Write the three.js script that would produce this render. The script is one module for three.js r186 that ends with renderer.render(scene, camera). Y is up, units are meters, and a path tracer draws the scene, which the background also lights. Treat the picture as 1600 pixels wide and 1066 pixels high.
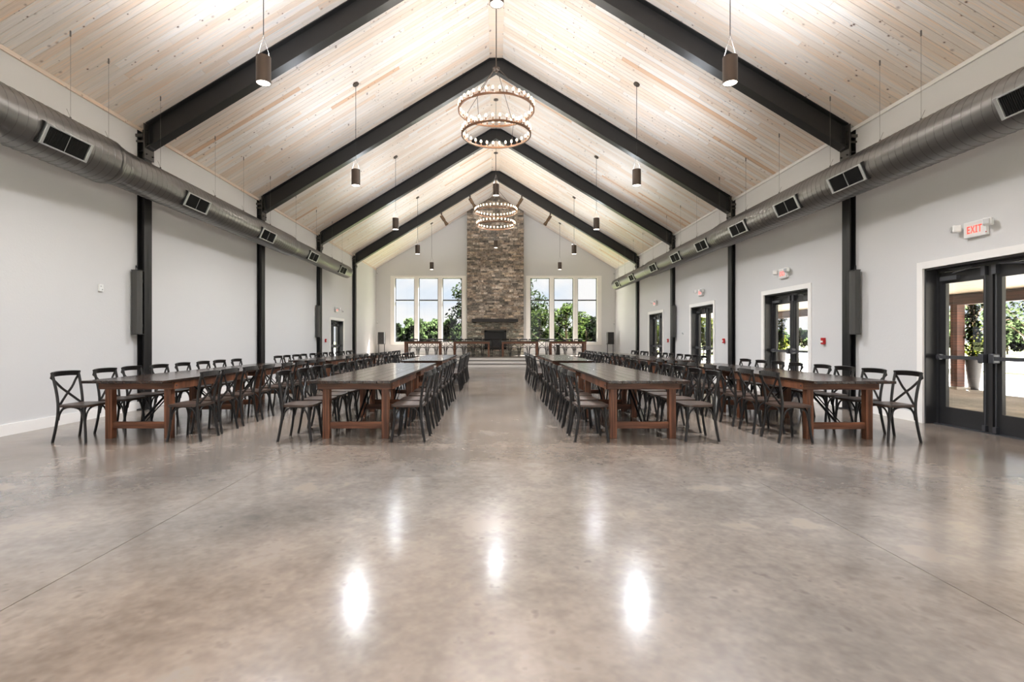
import * as THREE from 'three';
import { mergeGeometries } from 'three/addons/utils/BufferGeometryUtils.js';
import { RoundedBoxGeometry } from 'three/addons/geometries/RoundedBoxGeometry.js';

// ------------------------------------------------------------------ camera, sky, sun, exposure
const scene = new THREE.Scene();
const F = 800, CAM_Y = 1.26;                                   // focal length in pixels of a 1600 x 1066 frame
const camera = new THREE.PerspectiveCamera(2 * Math.atan(533 / F) * 180 / Math.PI, 1600 / 1066, 0.05, 900);
camera.position.set(0, CAM_Y, 0);
camera.lookAt(0, CAM_Y, -10);
camera.setViewOffset(1600, 1066, 26, 1.5, 1600, 1066);         // the lens is shifted: the room's vanishing point lies left of the middle
const renderer = new THREE.WebGLRenderer({ antialias: true });
renderer.toneMapping = THREE.LinearToneMapping;
renderer.toneMappingExposure = 1.0;
renderer.shadowMap.enabled = true;

const SKY_LEVEL = 1.0, SUN_LEVEL = 100;
const LAMP_DOWN = 45, LAMP_UP = 9, CHANDELIER = 0.85;          // candela per spot / per lit candle bulb
const sun = new THREE.DirectionalLight(new THREE.Color(1, 1, 1), SUN_LEVEL);
sun.position.set(0, 0, -15).add(new THREE.Vector3(1.02, 2.75, -1.5).normalize().multiplyScalar(60));
sun.target.position.set(0, 0, -15);
sun.castShadow = true;
Object.assign(sun.shadow.camera, { left: -45, right: 45, top: 45, bottom: -45, near: 1, far: 160 });
sun.shadow.mapSize.set(4096, 4096);
scene.add(sun, sun.target);

// ------------------------------------------------------------------ helpers
let seedState = 7;
const rnd = () => { seedState = (seedState + 0x6d2b79f5) | 0; let t = Math.imul(seedState ^ (seedState >>> 15), 1 | seedState); t = (t + Math.imul(t ^ (t >>> 7), 61 | t)) ^ t; return ((t ^ (t >>> 14)) >>> 0) / 4294967296; };
const rr = (a, b) => a + (b - a) * rnd();
const pick = (a) => a[Math.floor(rnd() * a.length)];
const V = (x, y, z) => new THREE.Vector3(x, y, z);
const D = (x, y, d) => new THREE.Vector3(x, y, -d);            // d is the distance in front of the camera

function hash2(x, y, s) { let h = Math.imul(x, 374761393) ^ Math.imul(y, 668265263) ^ Math.imul(s, 1274126177); h = Math.imul(h ^ (h >>> 13), 1274126177); return ((h ^ (h >>> 16)) >>> 0) / 4294967296; }
function tileNoise(u, v, px, py, s) {                           // value noise with periods px, py
  const x = Math.floor(u), y = Math.floor(v), fx = u - x, fy = v - y;
  const sx = fx * fx * (3 - 2 * fx), sy = fy * fy * (3 - 2 * fy), m = (a, n) => ((a % n) + n) % n;
  const a = hash2(m(x, px), m(y, py), s), b = hash2(m(x + 1, px), m(y, py), s), c = hash2(m(x, px), m(y + 1, py), s), d = hash2(m(x + 1, px), m(y + 1, py), s);
  return a + (b - a) * sx + (c - a) * sy + (a - b - c + d) * sx * sy;
}
function fbm(u, v, px, py, oct, s, gain = 0.5) {
  let t = 0, a = 1, n = 0;
  for (let i = 0; i < oct; i++) { t += a * tileNoise(u * (1 << i), v * (1 << i), px << i, py << i, s + i * 17); n += a; a *= gain; }
  return t / n;
}
function texture(w, h, srgb, f, meters) {
  const data = new Uint8Array(w * h * 4), o = [0, 0, 0];
  for (let y = 0, i = 0; y < h; y++) for (let x = 0; x < w; x++, i += 4) {
    f(x / w, y / h, o);
    for (let c = 0; c < 3; c++) data[i + c] = Math.max(0, Math.min(255, o[c] * 255));
    data[i + 3] = 255;
  }
  const t = new THREE.DataTexture(data, w, h, THREE.RGBAFormat);
  t.wrapS = t.wrapT = THREE.RepeatWrapping;
  t.magFilter = THREE.LinearFilter; t.minFilter = THREE.LinearMipmapLinearFilter; t.generateMipmaps = true;
  if (srgb) t.colorSpace = THREE.SRGBColorSpace;
  if (meters) t.repeat.set(1 / meters[0], 1 / meters[1]);
  t.needsUpdate = true;
  return t;
}
const mat = (color, rough, o = {}) => new THREE.MeshStandardMaterial({ color, roughness: rough, metalness: 0, ...o });

const taken = new Map();
function numbered(name) { const n = taken.get(name) ?? 0; taken.set(name, n + 1); return n ? name + '_' + String(n).padStart(3, '0') : name; }
function tag(o, label, category, group, kind) { Object.assign(o.userData, { label, category }); if (group) o.userData.group = group; if (kind) o.userData.kind = kind; return o; }
function thing(name, label, category, pos = V(0, 0, 0), group, kind) {
  const g = new THREE.Group(); g.name = numbered(name); g.position.copy(pos); scene.add(g);
  return tag(g, label, category, group, kind);
}
function part(name, geo, m, parent) {
  const o = new THREE.Mesh(Array.isArray(geo) ? merge(geo) : geo, m);
  o.name = parent === scene ? numbered(name) : name; o.castShadow = o.receiveShadow = true; parent.add(o); return o;
}
const parts = (name, geos, m, parent) => geos.forEach((g) => part(name, g, m, parent));   // alike pieces, each a mesh of its own
function copyOf(root, label, pos, turn = 0) {
  const c = root.clone(); c.name = numbered(root.name.replace(/_\d{3}$/, '')); c.userData = { ...root.userData, label }; c.position.copy(pos); c.rotation.y = turn; scene.add(c); return c;
}
function merge(list) { const clean = list.map((g) => { const n = g.index ? g.toNonIndexed() : g; for (const k of Object.keys(n.attributes)) if (!['position', 'normal', 'uv', 'color'].includes(k)) n.deleteAttribute(k); return n; }); return mergeGeometries(clean); }
// box given by two corners in (x, y, d); uv in metres on every face
function box(x0, x1, y0, y1, d0, d1) { return ubox(x1 - x0, y1 - y0, d1 - d0).translate((x0 + x1) / 2, (y0 + y1) / 2, -(d0 + d1) / 2); }
function sheet(x0, x1, y0, y1, d) { return new THREE.PlaneGeometry(x1 - x0, y1 - y0).translate((x0 + x1) / 2, (y0 + y1) / 2, -d); }   // one pane of glass
function ubox(w, h, l) {
  w = Math.abs(w); h = Math.abs(h); l = Math.abs(l);
  const g = new THREE.BoxGeometry(w, h, l), uv = g.attributes.uv, s = [[l, h], [l, h], [w, l], [w, l], [w, h], [w, h]];
  for (let f = 0; f < 6; f++) for (let i = 0; i < 4; i++) uv.setXY(f * 4 + i, uv.getX(f * 4 + i) * s[f][0], uv.getY(f * 4 + i) * s[f][1]);
  return g;
}
function rbox(w, h, l, r = 0.005, seg = 1) { return new RoundedBoxGeometry(w, h, l, seg, r); }
function tube(points, radius, seg = 10, sides = 7, closed = false) {
  return new THREE.TubeGeometry(new THREE.CatmullRomCurve3(points, closed, 'centripetal'), seg, radius, sides, closed);
}
function rod(a, b, r, sides = 8) {
  const d = b.clone().sub(a), g = new THREE.CylinderGeometry(r, r, d.length(), sides);
  return g.applyQuaternion(new THREE.Quaternion().setFromUnitVectors(V(0, 1, 0), d.normalize())).translate((a.x + b.x) / 2, (a.y + b.y) / 2, (a.z + b.z) / 2);
}
// a bar of flat section swept along points; u is the width direction
function strip(points, width, thick, widthDir, seg = 10) {
  const c = new THREE.CatmullRomCurve3(points), pos = [], idx = [];
  for (let i = 0; i <= seg; i++) {
    const p = c.getPoint(i / seg), t = c.getTangent(i / seg), n = t.clone().cross(widthDir).normalize(), w = n.clone().cross(t).normalize();
    for (const [a, b] of [[-1, -1], [1, -1], [1, 1], [-1, 1]]) pos.push(p.x + w.x * a * width / 2 + n.x * b * thick / 2, p.y + w.y * a * width / 2 + n.y * b * thick / 2, p.z + w.z * a * width / 2 + n.z * b * thick / 2);
  }
  for (let i = 0; i < seg; i++) for (let k = 0; k < 4; k++) { const a = i * 4 + k, b = i * 4 + (k + 1) % 4; idx.push(a, b, a + 4, b, b + 4, a + 4); }
  idx.push(0, 2, 1, 0, 3, 2); const e = seg * 4; idx.push(e, e + 1, e + 2, e, e + 2, e + 3);
  const g = new THREE.BufferGeometry(); g.setAttribute('position', new THREE.Float32BufferAttribute(pos, 3)); g.setIndex(idx);
  const f = g.toNonIndexed(); f.computeVertexNormals();
  const p = f.attributes.position, uv = new Float32Array(p.count * 2); for (let i = 0; i < p.count; i++) { uv[2 * i] = p.getX(i) + p.getZ(i); uv[2 * i + 1] = p.getY(i); }
  f.setAttribute('uv', new THREE.BufferAttribute(uv, 2));
  return f;
}
// polygon in the (x, y) plane made solid between two distances
function slab(pts, d0, d1) {
  const g = new THREE.ExtrudeGeometry(new THREE.Shape(pts.map(([x, y]) => new THREE.Vector2(x, y))), { depth: Math.abs(d1 - d0), bevelEnabled: false });
  return g.translate(0, 0, -Math.max(d0, d1));
}
function shapeOf(pts, holes = []) {
  const s = new THREE.Shape(pts.map(([x, y]) => new THREE.Vector2(x, y)));
  for (const [a, b, c, d] of holes) s.holes.push(new THREE.Path([[a, c], [b, c], [b, d], [a, d]].map(([x, y]) => new THREE.Vector2(x, y))));
  return s;
}
function painted(g, color) { const n = g.attributes.position.count, a = new Float32Array(n * 3); for (let i = 0; i < n; i++) { a[3 * i] = color.r; a[3 * i + 1] = color.g; a[3 * i + 2] = color.b; } g.setAttribute('color', new THREE.BufferAttribute(a, 3)); return g; }
const ORD = ['first', 'second', 'third', 'fourth', 'fifth', 'sixth', 'seventh', 'eighth', 'ninth', 'tenth', 'eleventh', 'twelfth', 'thirteenth', 'fourteenth', 'fifteenth', 'sixteenth', 'seventeenth', 'eighteenth', 'nineteenth', 'twentieth'];

// ------------------------------------------------------------------ sky: pale summer blue with soft white clouds
{
  const w = 1024, h = 512, data = new Float32Array(w * h * 4);
  for (let y = 0, i = 0; y < h; y++) {
    const el = ((y + 0.5) / h - 0.5) * Math.PI, up = Math.max(0, Math.sin(el));
    for (let x = 0; x < w; x++, i += 4) {
      const k = Math.pow(up, 0.55);
      const air = [0.86 - 0.46 * k, 0.93 - 0.30 * k, 1.0 - 0.08 * k];
      const n = fbm(x / w * 34, y / h * 40, 34, 40, 5, 3, 0.55);
      const c = Math.min(1, Math.max(0, (n - 0.45) * 4.5));
      for (let q = 0; q < 3; q++) data[i + q] = SKY_LEVEL * (air[q] * (1 - c) + [1.0, 0.995, 0.985][q] * c);
      data[i + 3] = 1;
    }
  }
  const sky = new THREE.DataTexture(data, w, h, THREE.RGBAFormat, THREE.FloatType);
  sky.mapping = THREE.EquirectangularReflectionMapping; sky.magFilter = THREE.LinearFilter; sky.needsUpdate = true;
  scene.background = sky;
}

// ------------------------------------------------------------------ textures and materials
const concreteMap = texture(1024, 1024, true, (u, v, o) => {
  const a = fbm(u * 5, v * 5, 5, 5, 6, 11, 0.58), b = fbm(u * 14 + a, v * 14, 14, 14, 5, 29, 0.6), c = fbm(u * 90, v * 90, 90, 90, 3, 41), e = fbm(u * 3, v * 3, 3, 3, 3, 77), q = fbm(u * 210, v * 210, 210, 210, 2, 47);
  let l = 0.88 + (a - 0.5) * 0.3 + (b - 0.5) * 0.2 + (c - 0.5) * 0.14 + (q - 0.5) * 0.09;
  if (c > 0.74) l -= (c - 0.74) * 0.9;
  if (b > 0.66) l += (b - 0.66) * 0.7;
  const w = (e - 0.5) * 0.07;
  o[0] = l + w; o[1] = l; o[2] = l - w;
}, [6.1, 6.1]);
const concreteRough = texture(512, 512, false, (u, v, o) => { const a = fbm(u * 7, v * 7, 7, 7, 5, 51), b = fbm(u * 60, v * 60, 60, 60, 2, 53); o[0] = o[1] = o[2] = 0.7 + (a - 0.5) * 0.35 + (b - 0.5) * 0.2; }, [4.3, 4.3]);
const concreteBump = texture(512, 512, false, (u, v, o) => { o[0] = o[1] = o[2] = 0.5 + (fbm(u * 9, v * 9, 9, 9, 5, 61) - 0.5) * 0.8; }, [2.7, 2.7]);
const plasterBump = texture(512, 512, false, (u, v, o) => { o[0] = o[1] = o[2] = fbm(u * 60, v * 60, 60, 60, 3, 71); }, [1.3, 1.3]);
const knots = []; for (let i = 0; i < 46; i++) knots.push([rnd(), rnd(), rr(0.0016, 0.0052), rnd()]);
const pineMap = texture(2048, 512, true, (u, v, o) => {          // 5 m along the grain, 1 m across
  let warp = 0, dark = 0;
  for (const [ku, kv, r, deep] of knots) {
    let du = Math.abs(u - ku); du = Math.min(du, 1 - du); let dv = Math.abs(v - kv); dv = Math.min(dv, 1 - dv);
    const q = Math.hypot(du * 5, dv) / (r * 3.2);
    if (q < 12) { warp += 0.35 * Math.exp(-q * 0.35); if (q < 1) dark = Math.max(dark, (deep > 0.6 ? 0.75 : 0.3) * (1 - q * q * 0.5)); else if (q < 2.2) dark = Math.max(dark, 0.13 * (2.2 - q)); }
  }
  const g = fbm(u * 10 + warp, v * 60 + warp * 9, 10, 60, 4, 81), f = fbm(u * 16, v * 220, 16, 220, 2, 85), l = 0.95 + (g - 0.5) * 0.11 + (f - 0.5) * 0.08, s = Math.max(0, g - 0.52) * 0.35;
  o[0] = l - dark * 0.72; o[1] = l - s * 0.5 - dark * 0.82; o[2] = l - s - dark * 0.86;
}, [5, 1]);
const grainMap = texture(1024, 512, true, (u, v, o) => {         // dark stained wood: 2.5 m along, 0.6 m across
  const g = fbm(u * 6, v * 46, 6, 46, 5, 91), f = fbm(u * 20, v * 200, 20, 200, 2, 95), p = fbm(u * 5, v * 5, 5, 5, 3, 99), l = 0.78 + (g - 0.5) * 0.75 + (f - 0.5) * 0.25 + (p - 0.5) * 0.3;
  o[0] = l; o[1] = l * 0.985; o[2] = l * 0.97;
}, [2.5, 0.6]);
const stoneMap = texture(512, 512, true, (u, v, o) => { const a = fbm(u * 12, v * 12, 12, 12, 5, 101), b = fbm(u * 60, v * 60, 60, 60, 2, 107), l = 0.8 + (a - 0.5) * 0.8 + (b - 0.5) * 0.3; o[0] = l; o[1] = l * 0.98; o[2] = l * 0.95; }, [1.1, 1.1]);
const lawnMap = texture(512, 512, true, (u, v, o) => { const a = fbm(u * 10, v * 10, 10, 10, 6, 111, 0.7), l = 0.55 + a * 0.8; o[0] = l; o[1] = l; o[2] = l * 0.9; }, [6, 6]);

const M = {};
M.floor = new THREE.MeshPhysicalMaterial({ color: '#8a8076', map: concreteMap, roughness: 0.27, roughnessMap: concreteRough, bumpMap: concreteBump, bumpScale: 0.0006, ior: 1.6 });
M.joint = mat('#c4b8ab', 0.8);
M.paint = mat('#d0cfcd', 0.62, { bumpMap: plasterBump, bumpScale: 0.0008 });
M.white = mat('#eeebe6', 0.4);
M.plank = mat('#ffffff', 0.55, { map: pineMap, vertexColors: true });
M.deck = mat('#c9ad92', 0.8);
M.ridge = mat('#ead9c8', 0.55, { map: pineMap });
M.steel = mat('#151414', 0.4);
M.plate = mat('#4c4945', 0.4, { metalness: 0.5 });
M.duct = new THREE.MeshStandardMaterial({ color: '#7f7d7a', metalness: 1, roughness: 0.36 });
M.seam = new THREE.MeshStandardMaterial({ color: '#6d6b68', metalness: 1, roughness: 0.4 });
M.grilleFrame = new THREE.MeshStandardMaterial({ color: '#b7b9b8', metalness: 0.8, roughness: 0.42 });
M.black = mat('#131313', 0.5);
M.wire = new THREE.MeshStandardMaterial({ color: '#77736e', metalness: 0.7, roughness: 0.4 });
M.doorFrame = mat('#2a2a2b', 0.38);
M.alu = new THREE.MeshStandardMaterial({ color: '#55565a', metalness: 0.6, roughness: 0.35 });
M.glass = new THREE.MeshPhysicalMaterial({ color: '#ffffff', roughness: 0, transmission: 1, thickness: 0, ior: 1.45 });
M.winFrame = mat('#38393a', 0.4);
M.tableTop = mat('#3d2c23', 0.17, { map: grainMap });
M.tableSide = mat('#8d5c41', 0.42, { map: grainMap });
M.brace = mat('#1b1b1c', 0.35, { metalness: 0.5 });
M.chair = mat('#2b2928', 0.33, { map: grainMap });
M.seat = mat('#55443a', 0.36, { map: grainMap });
M.bronze = new THREE.MeshStandardMaterial({ color: '#4d4139', metalness: 0.35, roughness: 0.45 });
M.brass = new THREE.MeshStandardMaterial({ color: '#59442f', metalness: 0.4, roughness: 0.45 });
M.ring = mat('#6f4c33', 0.5);
M.lens = new THREE.MeshStandardMaterial({ color: '#fff4e8', emissive: new THREE.Color(1, 0.9, 0.78), emissiveIntensity: 9, roughness: 0.4 });
M.bulb = new THREE.MeshStandardMaterial({ color: '#fff0dd', emissive: new THREE.Color(1, 0.8, 0.55), emissiveIntensity: 5, roughness: 0.3 });
M.plasticWhite = mat('#e9e9e6', 0.4);
M.red = mat('#b3171a', 0.4);
M.speaker = mat('#43423f', 0.5);
M.speakerGrille = mat('#2c2b2a', 0.7);
M.stone = mat('#ffffff', 0.85, { map: stoneMap, vertexColors: true });
M.mortar = mat('#7c7166', 0.9);
M.mantel = mat('#2f2a28', 0.55, { map: grainMap });
M.riser = mat('#dcd6ce', 0.5);
M.nosing = mat('#4a443f', 0.5);
M.patio = mat('#cfcac2', 0.85, { map: concreteMap });
M.lawn = mat('#62683d', 0.95, { map: lawnMap });
M.road = mat('#c6c2ba', 0.9);
M.cedar = mat('#6f4331', 0.6, { map: grainMap });
M.cedarDark = mat('#5a3b30', 0.6, { map: grainMap });
M.porchCeiling = mat('#a8977f', 0.6, { map: pineMap });
M.roof = mat('#4a4a4a', 0.8);
M.pot = mat('#3a3838', 0.6);
M.bark = mat('#6b5a4a', 0.9);

// ------------------------------------------------------------------ room shell
const XC = 0.02, HALF = 6.47, XL = XC - HALF, XR = XC + HALF, EAVE = 5.10, SLOPE = 0.605, RIDGE_HALF = 0.18, BACK = 27.7, FRONT = -5.2, THICK = 0.3;
const ceilY = (x) => EAVE + SLOPE * (HALF - Math.max(RIDGE_HALF, Math.abs(x - XC)));
const RIDGE_Y = ceilY(XC);
const BAY = 4.63, FRAMES = [0.06, 4.69, 9.32, 13.95, 18.58, 23.2];
const DOOR_W = 1.76, DOOR_H = 2.34;
const doorCentres = [2.27, 6.88, 11.48, 16.1, 20.72];
const leftDoor = { c: 20.86, w: 1.72, h: 2.06 };

// floor: concrete panels with saw-cut joints between them
{
  const floor = new THREE.Group(); floor.name = 'floor'; scene.add(floor);
  tag(floor, 'polished taupe concrete floor with saw-cut joints', 'floor', null, 'structure');
  part('sub_slab', box(XL - 0.3, XR + 0.3, -0.2, -0.005, FRONT - 0.3, BACK + 0.3), M.joint, floor);
  const xs = [XL - 0.02, -2.3, 2.34, XR + 0.28], ds = [FRONT, 0.06, 4.72, 9.32, 13.95, 18.58, 23.93], g = 0.0034;
  for (let i = 0; i < 3; i++) for (let k = 0; k < ds.length - 1; k++) {
    const b = box(xs[i] + g, xs[i + 1] - g, -0.02, 0, ds[k] + g, ds[k + 1] - g), p = b.attributes.position, uv = b.attributes.uv;
    for (let q = 0; q < p.count; q++) uv.setXY(q, p.getX(q) + 0.7, p.getZ(q));
    part('slab_panel', b, M.floor, floor);
  }
}
// side walls (solid, with the door openings cut)
function sideWall(name, x0, x1, holes, label) {
  const s = shapeOf([[FRONT - THICK, -0.15], [BACK + THICK, -0.15], [BACK + THICK, EAVE + 0.12], [FRONT - THICK, EAVE + 0.12]], holes);
  const g = new THREE.ExtrudeGeometry(s, { depth: x1 - x0, bevelEnabled: false }).rotateY(Math.PI / 2).translate(x0, 0, 0);
  const w = part(name, g, M.paint, scene); tag(w, label, 'wall', null, 'structure'); return w;
}
sideWall('wall_left', XL - THICK, XL, [[leftDoor.c - leftDoor.w / 2, leftDoor.c + leftDoor.w / 2, -0.01, leftDoor.h]], 'long greige plaster wall with a single door near the stage');
sideWall('wall_right', XR, XR + THICK, doorCentres.map((c) => [c - DOOR_W / 2, c + DOOR_W / 2, -0.01, DOOR_H]), 'long greige plaster wall with a row of glazed exit doors');
// gable walls
const WIN_Y0 = 1.13, WIN_Y1 = 4.62, WIN = [[-5.55, -1.7], [1.78, 5.62]];
function gable(name, d, holes, label) {
  const e = EAVE + 0.1;
  const s = shapeOf([[XL - 0.01, -0.15], [XR + 0.01, -0.15], [XR + 0.01, e], [XC, e + SLOPE * HALF], [XL - 0.01, e]], holes);
  const w = part(name, new THREE.ExtrudeGeometry(s, { depth: THICK, bevelEnabled: false }).translate(0, 0, -d), M.paint, scene);
  tag(w, label, 'wall', null, 'structure'); return w;
}
gable('wall_back', BACK + THICK, WIN.map(([a, b]) => [a, b, WIN_Y0, WIN_Y1]), 'greige gable end wall behind the stage');
const ADDED_GLAZING = [-5.5, 5.5, 0.08, 4.7];  // opening added for extra daylight from behind the viewer
gable('wall_front', FRONT, [ADDED_GLAZING], 'greige gable wall with an added glazed opening behind the viewer');
{                                                                 // added unseen glazing: brightens the near hall with daylight off the added paving
  const win = thing('window_7', 'added wide glazing behind the viewer that lets in extra daylight', 'window', V(0, 0, 0), null, 'structure'), [a, b, y0, y1] = ADDED_GLAZING, d = FRONT - 0.15, n = 8, w = (b - a) / n, bars = [];
  for (let i = 0; i <= n; i++) bars.push(box(a + i * w - 0.03, a + i * w + 0.03, y0, y1, d - 0.05, d + 0.05));
  for (const y of [y0, 2.4, y1]) bars.push(box(a, b, y - 0.03, y + 0.03, d - 0.05, d + 0.05));
  part('window_frame', bars, M.winFrame, win);
  for (let i = 0; i < n; i++) for (const [p, q] of [[y0, 2.4], [2.4, y1]]) part('pane', sheet(a + i * w + 0.03, a + (i + 1) * w - 0.03, p + 0.03, q - 0.03, d), M.glass, win);
}

// ceiling: decks, whitewashed planks, flat ridge board
{
  const ceiling = new THREE.Group(); ceiling.name = 'ceiling'; scene.add(ceiling);
  tag(ceiling, 'vaulted ceiling of whitewashed knotty pine planks', 'ceiling', null, 'structure');
  for (const s of [-1, 1]) {
    const x0 = XC + s * (HALF + 0.3), y0 = EAVE - SLOPE * 0.3, top = EAVE + SLOPE * HALF;
    part('roof_deck', slab([[x0, y0 + 0.022], [XC, top + 0.022], [XC, top + 0.25], [x0, y0 + 0.25]], FRONT - 0.3, BACK + 0.3), M.deck, ceiling);
  }
  part('ridge_board', box(XC - RIDGE_HALF - 0.02, XC + RIDGE_HALF + 0.02, RIDGE_Y, RIDGE_Y + 0.02, FRONT, BACK), M.ridge, ceiling);
  const L = (HALF - RIDGE_HALF) * Math.hypot(1, SLOPE), ang = Math.atan(SLOPE), PW = 0.128, tones = ['#f4ebe2', '#f1e6db', '#efe2d5', '#f5efe9', '#ecdccc', '#f1e8df', '#f6f0ea', '#eee4d9', '#ebd9c8'].map((c) => new THREE.Color(c));
  const planks = [];
  for (const s of [-1, 1]) for (let d = 4.5; d < BACK - 0.02; d += PW) {
    let a = 0, next = rr(0.5, 3.6);
    while (a < L - 0.01) {
      let b = Math.min(L, next); if (L - b < 0.5) b = L;
      const w = Math.min(PW, BACK - d) - 0.006, len = b - a - 0.003;
      const g = ubox(len, 0.018, w), uv = g.attributes.uv, ou = rnd() * 5, ov = rnd();
      for (let q = 0; q < uv.count; q++) uv.setXY(q, uv.getX(q) + ou, uv.getY(q) + ov);
      const mid = (a + b) / 2, cx = XC + s * (HALF - mid * Math.cos(ang)), cy = EAVE + mid * Math.sin(ang);
      g.rotateZ(-s * ang).translate(cx + s * 0.009 * Math.sin(ang), cy + 0.009 * Math.cos(ang), -(d + PW / 2));
      painted(g, rnd() < 0.015 ? new THREE.Color('#e0bd9f') : pick(tones));
      const dd = d + PW / 2, px = 774 + F * cx / dd, py = 531.5 - F * (cy - CAM_Y) / dd;
      const cosv = Math.abs((cy - CAM_Y) * Math.cos(ang) + Math.abs(cx) * Math.sin(ang)) / Math.hypot(cx, cy - CAM_Y, dd);
      planks.push({ g, seen: px > -120 && px < 1720 && py > -90 ? cosv * len * w / (dd * dd) : 0 });
      a = b; next = b + rr(1.6, 3.7);
    }
  }
  planks.sort((p, q) => q.seen - p.seen);
  planks.slice(0, 300).forEach((p) => part('plank', p.g, M.plank, ceiling));
  part('far_planks', planks.slice(300).map((p) => p.g), M.plank, ceiling).userData.kind = 'stuff';
}
// trims
{
  let n = 1;
  const trim = (geo, m, label) => tag(part('trim_' + n++, geo, m, scene), label, 'trim', null, 'structure');
  trim(box(XL, XL + 0.03, EAVE - 0.055, EAVE + 0.005, FRONT, BACK), M.ridge, 'pale wood strip where the blank wall meets the ceiling');
  trim(box(XR - 0.03, XR, EAVE - 0.055, EAVE + 0.005, FRONT, BACK), M.white, 'white strip where the door wall meets the ceiling');
}
{
  const runs = (gaps) => { const r = []; let a = FRONT; for (const [p, q] of gaps) { r.push([a, p]); a = q; } r.push([a, 23.9]); return r; };
  const base = (name, x0, x1, list, label) => tag(part(name, list.map(([a, b]) => box(x0, x1, 0, 0.15, a, b)), M.white, scene), label, 'baseboard', null, 'structure');
  base('baseboard_left', XL, XL + 0.018, runs([[leftDoor.c - leftDoor.w / 2 - 0.1, leftDoor.c + leftDoor.w / 2 + 0.1]]), 'white baseboard along the blank wall');
  base('baseboard_right', XR - 0.018, XR, runs(doorCentres.map((c) => [c - DOOR_W / 2 - 0.1, c + DOOR_W / 2 + 0.1])), 'white baseboard between the exit doors');
  tag(part('baseboard_back', [box(XL, -1.52, 0.45, 0.6, BACK - 0.018, BACK), box(1.52, XR, 0.45, 0.6, BACK - 0.018, BACK)], M.white, scene), 'white baseboard on the stage end wall', 'baseboard', null, 'structure');
}

// ------------------------------------------------------------------ stage with steps
const STAGE_Y = 0.45;
{
  const st = thing('stage_platform', 'low raised stage with pale risers across the hall end', 'stage', V(0, 0, 0), null, 'structure');
  [[23.92, 0.15], [24.22, 0.30], [24.52, 0.45]].forEach(([d, y], i) => {
    part('riser', box(XL, XR, y - 0.15, y - 0.02, d, i === 2 ? BACK : d + 0.3), M.riser, st);
    const t = box(XL, XR, y - 0.022, y, d - 0.02, i === 2 ? BACK : d + 0.3), p = t.attributes.position, uv = t.attributes.uv;
    for (let q = 0; q < p.count; q++) uv.setXY(q, p.getX(q), p.getZ(q));
    part('tread', t, M.floor, st);
    part('nosing', box(XL, XR, y - 0.026, y + 0.002, d - 0.026, d - 0.014), M.nosing, st);
  });
}

// ------------------------------------------------------------------ windows behind the stage
{
  let n = 1;
  for (const [a, b] of WIN) {
    const side = a < 0 ? 'blank-wall' : 'door-wall', w = (b - a) / 3;
    for (let i = 0; i < 3; i++) {
      const win = thing('window_' + n++, `${['outer', 'middle', 'inner'][a < 0 ? i : 2 - i]} tall two-pane window, ${side} side of the stone fireplace`, 'window', V(0, 0, 0), 'stage windows', 'structure');
      const x0 = a + i * w, x1 = x0 + w, D0 = BACK + 0.1, mull = 3.42;
      // white casing on the room side, dark sash, glass
      const c = 0.12, h = 0.115;
      part('casing', [box(x0 - (i ? 0.0 : c), x0 + 0.11, WIN_Y0 - c, WIN_Y1 + c, BACK - 0.03, BACK + 0.05), box(x1 - 0.11, x1 + (i < 2 ? 0.0 : c), WIN_Y0 - c, WIN_Y1 + c, BACK - 0.03, BACK + 0.05),
        box(x0 + 0.11, x1 - 0.11, WIN_Y1 - 0.005, WIN_Y1 + c, BACK - 0.03, BACK + 0.05), box(x0 + 0.11, x1 - 0.11, WIN_Y0 - c, WIN_Y0 + 0.03, BACK - 0.045, BACK + 0.05)], M.white, win);
      part('jamb', [box(x0 + 0.0, x0 + h, WIN_Y0, WIN_Y1, BACK + 0.05, BACK + 0.24), box(x1 - h, x1, WIN_Y0, WIN_Y1, BACK + 0.05, BACK + 0.24)], M.white, win);
      const f = 0.035;
      part('sash', [box(x0 + h, x0 + h + f, WIN_Y0, WIN_Y1, D0, D0 + 0.06), box(x1 - h - f, x1 - h, WIN_Y0, WIN_Y1, D0, D0 + 0.06), box(x0 + h, x1 - h, WIN_Y0, WIN_Y0 + f + 0.01, D0, D0 + 0.06), box(x0 + h, x1 - h, WIN_Y1 - f, WIN_Y1, D0, D0 + 0.06)], M.winFrame, win);
      part('mullion', box(x0 + h, x1 - h, mull - 0.035, mull + 0.035, D0 - 0.005, D0 + 0.065), M.winFrame, win);
      part('pane', sheet(x0 + h + f, x1 - h - f, WIN_Y0 + f, mull - 0.035, D0 + 0.03), M.glass, win);
      part('pane', sheet(x0 + h + f, x1 - h - f, mull + 0.035, WIN_Y1 - f, D0 + 0.03), M.glass, win);
    }
  }
}

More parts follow.
